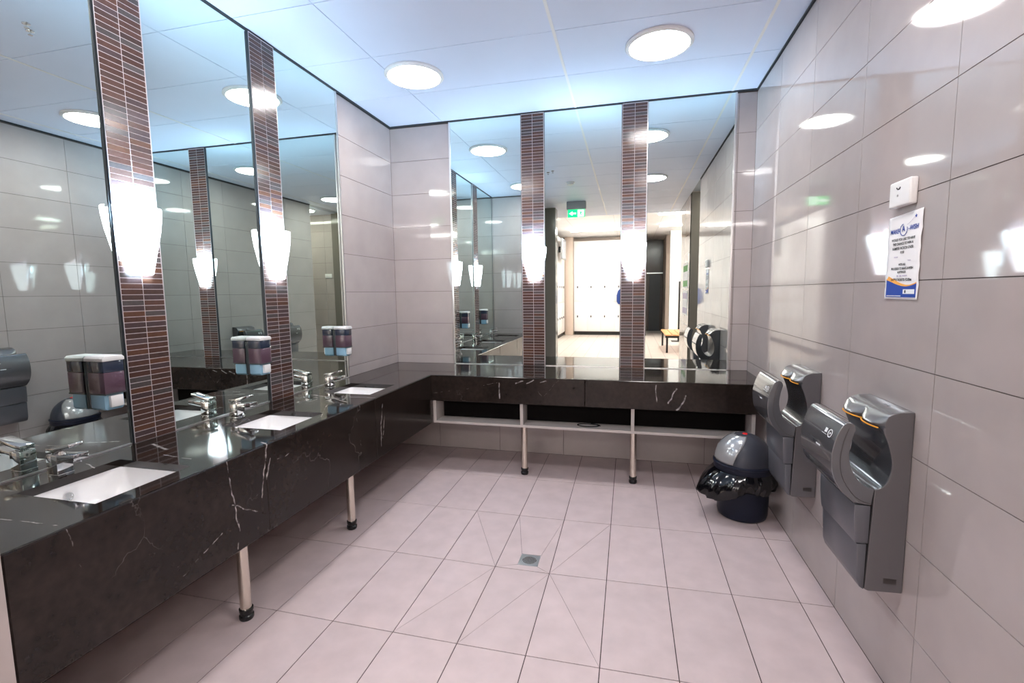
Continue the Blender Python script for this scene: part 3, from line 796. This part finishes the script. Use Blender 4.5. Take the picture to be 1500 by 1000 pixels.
# ------------------------------------------------------------------ sensor box and paper notice on the right wall
sn = thing('wall_sensor', 'white square wall sensor plate above the paper notice', 'wall sensor', (W-0.0005, -0.972, 1.806), -PI/2)
link('housing', box_me('housing', -0.066, 0.066, -0.026, 0.0, -0.045, 0.045, 0.006, 3), MT['white_plastic'], sn)
pts = [(0.0+0.013*math.cos(a), -0.0268, 0.024+0.013*math.sin(a)) for a in [PI*(1.15+0.085*k) for k in range(9)]]
link('lens_slot', tube_me('lens_slot', [(p[0]-0.004, p[1], p[2]+0.004) for p in pts], 0.0018, 6), MT['print_dark'], sn)
link('indicator', lathe_me('indicator', [(0.0, 0.0012), (0.004, 0.0012), (0.0045, 0.0)], 10), MT['grey_housing'], sn, (-0.008, -0.0258, -0.006), (PI/2, 0, 0))

def text(parent, s, x, z, size, m, y=-0.0042, align='CENTER', sx=1.0, name='lettering', shear=0.0, bold=0.0):
    c = bpy.data.curves.new(name, 'FONT'); c.body = s; c.size = size; c.align_x = align; c.align_y = 'CENTER'
    c.extrude = 0.0001; c.shear = shear; c.offset = bold
    c.materials.append(m)
    tmp = bpy.data.objects.new(name, c); COL.objects.link(tmp)
    me = bpy.data.meshes.new_from_object(tmp.evaluated_get(bpy.context.evaluated_depsgraph_get()))
    bpy.data.objects.remove(tmp); bpy.data.curves.remove(c)
    me.name = name
    if len(me.materials) == 0: me.materials.append(m)
    o = bpy.data.objects.new(name, me); COL.objects.link(o); o.parent = parent
    o.location = (x, y, z); o.rotation_euler = (PI/2, 0, 0); o.scale = (sx, 1, 1)
    return o
po = thing('paper_notice', 'white printed paper notice with blue and orange foot taped to the tiles', 'notice', (W-0.0005, -0.976, 1.434), -PI/2)
pw, ph = 0.105, 0.302
v = []; f = []; nx, nz = 12, 40
for j in range(nz+1):
    for i in range(nx+1):
        u = -1+2*i/nx; t_ = j/nz
        wav = 0.0030*math.sin(t_*15.0+0.8)*abs(u)**1.5+0.0011*math.sin(t_*15.0)
        tilt = 0.004*u*(1 if t_ > 0.97 else 0)
        v.append((u*pw*(1+0.015*math.sin(t_*9)), -0.0022-abs(wav)*0.5+min(0, wav)*0.2, t_*ph+tilt))
for j in range(nz):
    for i in range(nx):
        f.append((j*(nx+1)+i, j*(nx+1)+i+1, (j+1)*(nx+1)+i+1, (j+1)*(nx+1)+i))
pm = mesh('sheet', v, f, 60)
so = link('sheet', pm, MT['paper'], po)
sol = so.modifiers.new('thickness', 'SOLIDIFY'); sol.thickness = 0.0004
def band(name, lo, hi, m, y):
    n = 24; vv = []; ff = []
    for i in range(n+1):
        x = -0.096+0.192*i/n
        vv.append((x, y, lo(x))); vv.append((x, y, hi(x)))
    for i in range(n): ff.append((2*i, 2*i+2, 2*i+3, 2*i+1))
    o = link(name, mesh(name, vv, ff), m, po)
    s_ = o.modifiers.new('thickness', 'SOLIDIFY'); s_.thickness = 0.0003
wave = lambda x: 0.062-0.016*math.sin((x+0.06)*16)+0.10*max(0, x-0.03)**1.2
band('blue_band', lambda x: 0.008, wave, MT['blue'], -0.0042)
band('orange_wave', wave, lambda x: wave(x)+0.004+0.10*max(0, 0.055-x)*0.9, MT['orange'], -0.0043)
text(po, 'MAKE-', -0.059, 0.244, 0.0225, MT['blue'], sx=0.95, shear=0.15, bold=0.0004)
text(po, 'A', -0.006, 0.249, 0.028, MT['blue'], sx=0.95, bold=0.0006)
text(po, '-WISH', 0.055, 0.248, 0.0225, MT['blue'], sx=0.95, shear=0.15, bold=0.0004)
pts = [(-0.004+0.023*math.cos(a), -0.0044, 0.246+0.020*math.sin(a)) for a in [2*PI*(0.28+0.78*k/24) for k in range(25)]]
link('swirl', tube_me('swirl', pts, 0.0011, 5), MT['blue'], po)
pts = [(0.016+0.045*k/10, -0.0044, 0.262+0.022*(k/10)**1.5) for k in range(11)]
link('swirl', tube_me('swirl', pts, 0.0005, 5), MT['lilac'], po)
st = []
for k in range(10):
    a = PI/2+PI*k/5; r = 0.008 if k % 2 == 0 else 0.0033
    st.append((0.068+r*math.cos(a), -0.0044, 0.284+r*math.sin(a)))
link('star', mesh('star', st+[(0.068, -0.0044, 0.284)], [(k, (k+1) % 10, 10) for k in range(10)]), MT['blue'], po)
for s, z, sz in (('WOULD YOU LIKE TO HAVE', 0.213, 0.0125), ('THE CHANCE TO WIN A', 0.198, 0.0125), ('HAMPER WORTH OVER', 0.182, 0.0135), ('$150', 0.167, 0.0125)):
    text(po, s, -0.004, z, sz, MT['print_dark'], sx=0.92, bold=0.0003)
for s, z, sz in (('WITH ALL', 0.124, 0.011), ('PROCEEDS TO MAKE-A-WISH', 0.110, 0.0115), ('AUSTRALIA', 0.097, 0.0115), ('RAFFLE TICKETS: $2.00ea', 0.070, 0.0130)):
    text(po, s, 0.0, z, sz, MT['print_dark'], sx=0.92, bold=0.0003)
for (x0, x1, z, h) in ((-0.055, -0.030, 0.152, 0.003), (0.035, 0.052, 0.137, 0.002), (-0.03, -0.02, 0.084, 0.005), (-0.012, 0.0, 0.084, 0.005), (0.006, 0.036, 0.0845, 0.003)):
    link('faded_print', box_me('faded_print', x0, x1, -0.0044, -0.0040, z-h/2, z+h/2), MT['lilac'], po)
link('logo_panel', box_me('logo_panel', 0.018, 0.088, -0.0046, -0.0043, 0.020, 0.036), MT['print_white'], po)
link('logo_mark', box_me('logo_mark', 0.028, 0.036, -0.0049, -0.0046, 0.023, 0.033), MT['print_dark'], po)
link('faded_print', box_me('faded_print', -0.09, 0.005, -0.0046, -0.0043, 0.0115, 0.014), MT['print_white'], po)

# ------------------------------------------------------------------ litter bin
BX, BY = 2.338, 0.318
bn = thing('litter_bin', 'round dark litter bin with domed swing lid and black liner', 'bin', (BX, BY, 0))
link('bucket', lathe_me('bucket', [(0.0, 0.002), (0.138, 0.002), (0.146, 0.008), (0.152, 0.03), (0.160, 0.30), (0.166, 0.318), (0.158, 0.318), (0.150, 0.03), (0.0, 0.02)], 48), MT['bin'], bn)
link('rim', lathe_me('rim', [(0.160, 0.315), (0.176, 0.315), (0.181, 0.322), (0.181, 0.352), (0.186, 0.355), (0.186, 0.364), (0.176, 0.369), (0.160, 0.369)], 48), MT['bin'], bn)
R0 = 0.175; zc = 0.366; hz = 0.182
def dome(r, a, e): return (r*math.cos(e)*math.cos(a), r*math.cos(e)*math.sin(a), zc+(hz/R0)*r*math.sin(e))
prof = [(R0*math.cos(e), zc+hz*math.sin(e)) for e in [PI/2*k/14 for k in range(15)]]
link('dome_lid', lathe_me('dome_lid', prof, 48), MT['bin_lid'], bn)
v = []; f = []; na, ne = 24, 16
for j in range(ne+1):
    for i in range(na+1):
        e = math.radians(3+68*j/ne); half = math.radians(52+32*(j/ne)**1.3)
        a = math.radians(186)+half*(-1+2*i/na)
        v.append(dome(R0+0.0022, a, e))
for j in range(ne):
    for i in range(na): f.append((j*(na+1)+i, j*(na+1)+i+1, (j+1)*(na+1)+i+1, (j+1)*(na+1)+i))
fl = link('swing_flap', mesh('swing_flap', v, f, 60), MT['bin_flap'], bn)
s_ = fl.modifiers.new('thickness', 'SOLIDIFY'); s_.thickness = 0.002; s_.offset = 1
link('red_catch', lathe_me('red_catch', [(0.0, 0.006), (0.014, 0.005), (0.017, 0.0)], 16), MT['red'], bn, (0.0, -0.012, zc+hz-0.003))
# bag: ruffled skirt
v = []; f = []; na, nj = 120, 16
rnd = random.Random(3)
ph_ = [rnd.uniform(0, 6.28) for _ in range(8)]
for j in range(nj+1):
    t_ = j/nj
    for i in range(na):
        a = 2*PI*i/na
        ruff = 0.5*math.sin(7*a+ph_[0]+1.2*t_)+0.35*math.sin(13*a+ph_[1]-2*t_)+0.25*math.sin(23*a+ph_[2]+3*t_)
        left = max(0.0, math.cos(a-math.radians(200)))**3
        right = max(0.0, math.cos(a-math.radians(352)))**4*0.0
        hem = 0.188+0.022*math.sin(2*a+ph_[3])+0.014*math.sin(5*a+ph_[4])-0.005*left
        z = 0.325+(hem-0.325)*t_
        r = 0.170+0.014*math.sin(min(1, t_*1.4)*PI/2)+0.013*ruff*(0.3+t_)+0.012*math.sin(31*a+5*t_+ph_[5])*t_*(0.4+0.6*math.sin(9*a))+0.11*left*t_**0.8+0.02*math.sin(PI*t_)
        x_, y_ = r*math.cos(a), r*math.sin(a)
        x_ = min(x_, W-0.012-BX)
        v.append((x_, y_, z))
for j in range(nj):
    for i in range(na): f.append((j*na+i, (j+1)*na+i, (j+1)*na+(i+1) % na, j*na+(i+1) % na))
bg = link('bin_liner', mesh('bin_liner', v, f, 80), MT['bag'], bn)
s_ = bg.modifiers.new('thickness', 'SOLIDIFY'); s_.thickness = 0.0015

# ------------------------------------------------------------------ floor drain
zd = zf(*DR)
dn = thing('floor_drain', 'small square steel floor drain with a round slotted grate', 'drain', (DR[0], DR[1], zd-0.001))
n = 24; h = 0.055; rg = 0.039; v = []; f = []
for k in range(n):
    a = 2*PI*k/n; c, s = math.cos(a), math.sin(a); q = h/max(abs(c), abs(s))
    v += [(q*c, q*s, 0.001), (rg*c, rg*s, 0.001), (rg*c, rg*s, -0.008), (q*c, q*s, -0.004)]
for k in range(n):
    j = (k+1) % n
    for t_ in range(3): f.append((4*k+t_, 4*j+t_, 4*j+t_+1, 4*k+t_+1))
link('frame_plate', mesh('frame_plate', v, f), MT['alu'], dn)
link('sump', lathe_me('sump', [(0.0, -0.0055), (rg+0.002, -0.005)], 20), MT['print_dark'], dn)
for k in range(9):
    x = -0.032+0.008*k; hl = math.sqrt(max(0.0, 0.0392**2-x*x))
    link('grate_bar', box_me('grate_bar', x-0.0016, x+0.0016, -hl, hl, -0.003, 0.0005), MT['alu'], dn)

# ------------------------------------------------------------------ ceiling-mounted exit sign, smoke detector, sprinkler
ex = thing('exit_sign', 'green illuminated exit sign hanging from the ceiling, seen in the mirror', 'exit sign', (0.70, -2.95, H), PI)
# local: faces -y turned round to world +y ; local x = -world x
link('housing', box_me('housing', -0.165, 0.165, -0.035, 0.035, -0.135, -0.001, 0.012, 3), MT['grey_housing'], ex)
link('sign_panel', box_me('sign_panel', -0.145, 0.145, -0.006, 0.006, -0.265, -0.136), MT['green'], ex)
link('white_field', box_me('white_field', -0.128, -0.022, -0.0075, -0.006, -0.257, -0.144), MT['exit_white'], ex)
arrow = [(0.005, -0.188), (0.065, -0.188), (0.065, -0.165), (0.125, -0.2005), (0.065, -0.236), (0.065, -0.213), (0.005, -0.213)]
link('arrow', prism_me('arrow', arrow, -0.0078, -0.006, 0, None), MT['exit_white'], ex)
man = [[(-0.078,-0.150),(-0.064,-0.150),(-0.060,-0.163),(-0.066,-0.172),(-0.078,-0.170)],
       [(-0.092,-0.176),(-0.060,-0.174),(-0.066,-0.212),(-0.086,-0.212)],
       [(-0.066,-0.178),(-0.038,-0.192),(-0.040,-0.200),(-0.070,-0.188)], [(-0.090,-0.178),(-0.112,-0.196),(-0.106,-0.203),(-0.084,-0.190)],
       [(-0.072,-0.210),(-0.046,-0.224),(-0.050,-0.252),(-0.059,-0.252),(-0.059,-0.230),(-0.084,-0.212)], [(-0.086,-0.208),(-0.094,-0.236),(-0.120,-0.240),(-0.120,-0.249),(-0.086,-0.244),(-0.072,-0.212)]]
for pl in man: link('running_figure', prism_me('running_figure', pl, -0.0086, -0.0074, 0, None), MT['green'], ex)
sm = thing('smoke_detector', 'round white smoke detector on the ceiling reflected in the far mirror', 'smoke detector', (0.77, -1.50, H))
link('base', lathe_me('base', [(0.0, 0.0), (0.062, 0.0), (0.062, -0.012), (0.05, -0.014), (0.0, -0.014)], 28), MT['white_plastic'], sm)
link('sensor_head', lathe_me('sensor_head', [(0.048, -0.014), (0.046, -0.03), (0.03, -0.042), (0.0, -0.043)], 28), MT['white_plastic'], sm)
for k, (x, y) in enumerate(((0.56, -0.86), (0.63, -0.80))):
    t = thing('sprinkler_head', ('small chrome sprinkler head in the ceiling, the one nearer the left wall', 'small chrome sprinkler head in the ceiling, the one farther from the left wall')[k], 'sprinkler', (x, y, H))
    link('escutcheon', lathe_me('escutcheon', [(0.0, 0.0), (0.02, 0.0), (0.019, -0.005), (0.0, -0.006)], 16), MT['chrome'], t)
    link('deflector', lathe_me('deflector', [(0.0, -0.006), (0.004, -0.006), (0.004, -0.022), (0.012, -0.023), (0.012, -0.025), (0.0, -0.025)], 12), MT['chrome'], t)

# ------------------------------------------------------------------ changing room seen in the mirrors
def lockers(name, label, loc, rz, ncol, pitch, zdoors, ztop, group):
    t = thing(name, label, 'lockers', loc, rz, group)
    wt = ncol*pitch
    link('carcass', box_me('carcass', 0, wt, 0.022, 0.45, 0.12, ztop), MT['locker'], t)
    link('plinth', box_me('plinth', 0.02, wt-0.02, 0.06, 0.45, 0.0, 0.12), MT['black_metal'], t)
    dme = box_me('door', 0.002, pitch-0.002, 0.0, 0.02, 0.0, zdoors[0][1]-zdoors[0][0]-0.004, 0.002)
    dme.materials.append(MT['locker'])
    lme = box_me('lock', -0.018, 0.018, -0.022, 0.0, -0.035, 0.035, 0.004); lme.materials.append(MT['print_dark'])
    for c in range(ncol):
        for (za, zb_) in zdoors:
            d_ = link('door', dme, None, t, (c*pitch, 0, za))
            link('lock', lme, None, d_, (pitch*0.72, 0, 0.50))
    if ztop > zdoors[-1][1]+0.1:
        link('bulkhead', box_me('bulkhead', 0, wt, 0.0, 0.02, zdoors[-1][1]+0.002, ztop), MT['locker'], t)
# far bank faces +y: local -y -> world +y : rz = pi, local x -> -world x
lockers('locker_bank', 'white locker bank at the far end of the changing room, seen in the mirror', (2.04, -11.1, 0), PI, 5, 0.46, [(0.14, 1.14), (1.145, 2.145)], 3.2, 'white changing room lockers')
# side bank faces +x: rz = +90
lockers('locker_bank', 'white locker bank along the side wall of the changing room, seen edge-on', (-0.55, -10.9, 0), PI/2, 10, 0.46, [(0.14, 1.14), (1.145, 2.145)], 3.2, 'white changing room lockers')
tag(link('corner_panel', box_me('corner_panel', -0.56, -0.275, -11.15, -11.0, 0, HL-0.01, 0.004), MT['beige']), 'beige filler panel between the two white locker banks', 'panel')
tv = thing('wall_screen', 'grey flat screen fixed high over the side lockers in the mirror', 'television', (-0.55, -9.6, 2.5), PI/2)
link('casing', box_me('casing', -0.42, 0.42, -0.16, -0.10, 0.0, 0.62, 0.01), MT['grey_housing'], tv)
link('screen', box_me('screen', -0.39, 0.39, -0.164, -0.16, 0.03, 0.59), mat('screen_grey', (0.25, 0.24, 0.27), 0.15), tv)
link('bracket', box_me('bracket', -0.05, 0.05, -0.10, 0.0, 0.22, 0.40), MT['black_metal'], tv)
bgx = thing('hanging_bag', 'dark blue bag hanging against the far lockers, seen in the mirror', 'bag', (1.34, -11.02, 1.05))
link('bag_body', lathe_me('bag_body', [(0.0, 0.0), (0.10, 0.01), (0.15, 0.10), (0.15, 0.30), (0.11, 0.45), (0.04, 0.52), (0.0, 0.52)], 18, sy=0.45), MT['navy_cloth'], bgx)
link('strap', tube_me('strap', [(0, 0, 0.50), (0.01, 0.0, 0.60), (0.0, -0.03, 0.68)], 0.012, 6), MT['navy_cloth'], bgx)
# bench
be = thing('changing_bench', 'low bench with orange timber slats on black legs, seen in the mirror', 'bench', (2.78, -7.25, 0))
for k in range(4): link('slat', box_me('slat', -0.33+k*0.165, -0.33+k*0.165+0.145, -0.85, 0.85, 0.41, 0.44, 0.004), MT['wood'], be)
for y in (-0.78, 0.80):
    link('cross_rail', box_me('cross_rail', -0.33, 0.31, y-0.025, y+0.025, 0.36, 0.409), MT['black_metal'], be)
    for x in (-0.31, 0.25): link('leg', box_me('leg', x, x+0.045, y-0.022, y+0.022, 0.0, 0.36), MT['black_metal'], be)
bk_ = thing('coat_rail', 'black upright coat rail post standing behind the bench in the mirror', 'coat rail', (3.02, -9.2, 0))
link('post', box_me('post', -0.03, 0.03, -0.03, 0.03, 0.02, 1.75), MT['black_metal'], bk_)
link('foot_plate', box_me('foot_plate', -0.20, 0.20, -0.15, 0.15, 0.0, 0.02), MT['black_metal'], bk_)
# posters on the far right wall
def wall_poster(y0, y1, z0, z1, label, cols):
    t = thing('wall_poster', label, 'poster', (W, (y0+y1)/2, z0), -PI/2, 'posters on the wall beyond the side opening')
    w_, h_ = abs(y1-y0), z1-z0
    link('sheet', box_me('sheet', -w_/2, w_/2, -0.004, -0.001, 0, h_), MT['paper'], t)
    k = len(cols)
    for i, c in enumerate(cols):
        link('print_block', box_me('print_block', -w_*0.42, w_*0.42, -0.0048, -0.004, h_*(0.06+0.9*i/k), h_*(0.06+0.9*(i+0.8)/k)), c, t)
wall_poster(-3.0, -3.75, 1.52, 1.95, 'green printed poster above the lilac one beyond the side opening', [MT['poster_green'], MT['print_white'], MT['poster_green']])
wall_poster(-3.0, -3.75, 1.06, 1.48, 'lilac printed poster below the green one beyond the side opening', [MT['lilac'], MT['print_white'], MT['lilac']])
# switch in the side corridor
swt = thing('light_switch', 'white rectangular switch plate on the tiled wall inside the side opening', 'switch', (2.93, -2.7995, 1.85), PI)
link('plate', box_me('plate', -0.075, 0.075, -0.012, 0.0, -0.04, 0.04, 0.003), MT['white_plastic'], swt)
link('rocker', box_me('rocker', -0.02, 0.02, -0.016, -0.012, -0.015, 0.015, 0.002), MT['white_plastic'], swt)
# fluorescent battens
MT['tube_dim'] = mat('corridor_batten_diffuser', (1, 1, 1), 0.4, emit=(1.0, 0.90, 0.80), estr=9.0)
def batten(x, y, z, ln, label, rz=0, m='tube'):
    t = thing('ceiling_batten', label, 'ceiling light', (x, y, z), rz, 'long fluorescent battens')
    link('tray', box_me('tray', -ln/2, ln/2, -0.09, 0.09, -0.03, 0.0), MT['white_plastic'], t)
    link('diffuser', box_me('diffuser', -ln/2+0.01, ln/2-0.01, -0.08, 0.08, -0.055, -0.03, 0.01), MT[m], t)
batten(3.0, -6.7, HL, 1.5, 'fluorescent batten over the near end of the bench')
batten(3.1, -8.85, HL, 1.4, 'fluorescent batten over the far end of the bench')
batten(0.6, -6.2, HL, 1.5, 'fluorescent batten between bench and side lockers, near one')
batten(0.6, -9.2, HL, 1.5, 'fluorescent batten close to the far lockers')
batten(3.35, -2.15, H, 1.2, 'fluorescent batten over the side corridor', 0, 'tube_dim')
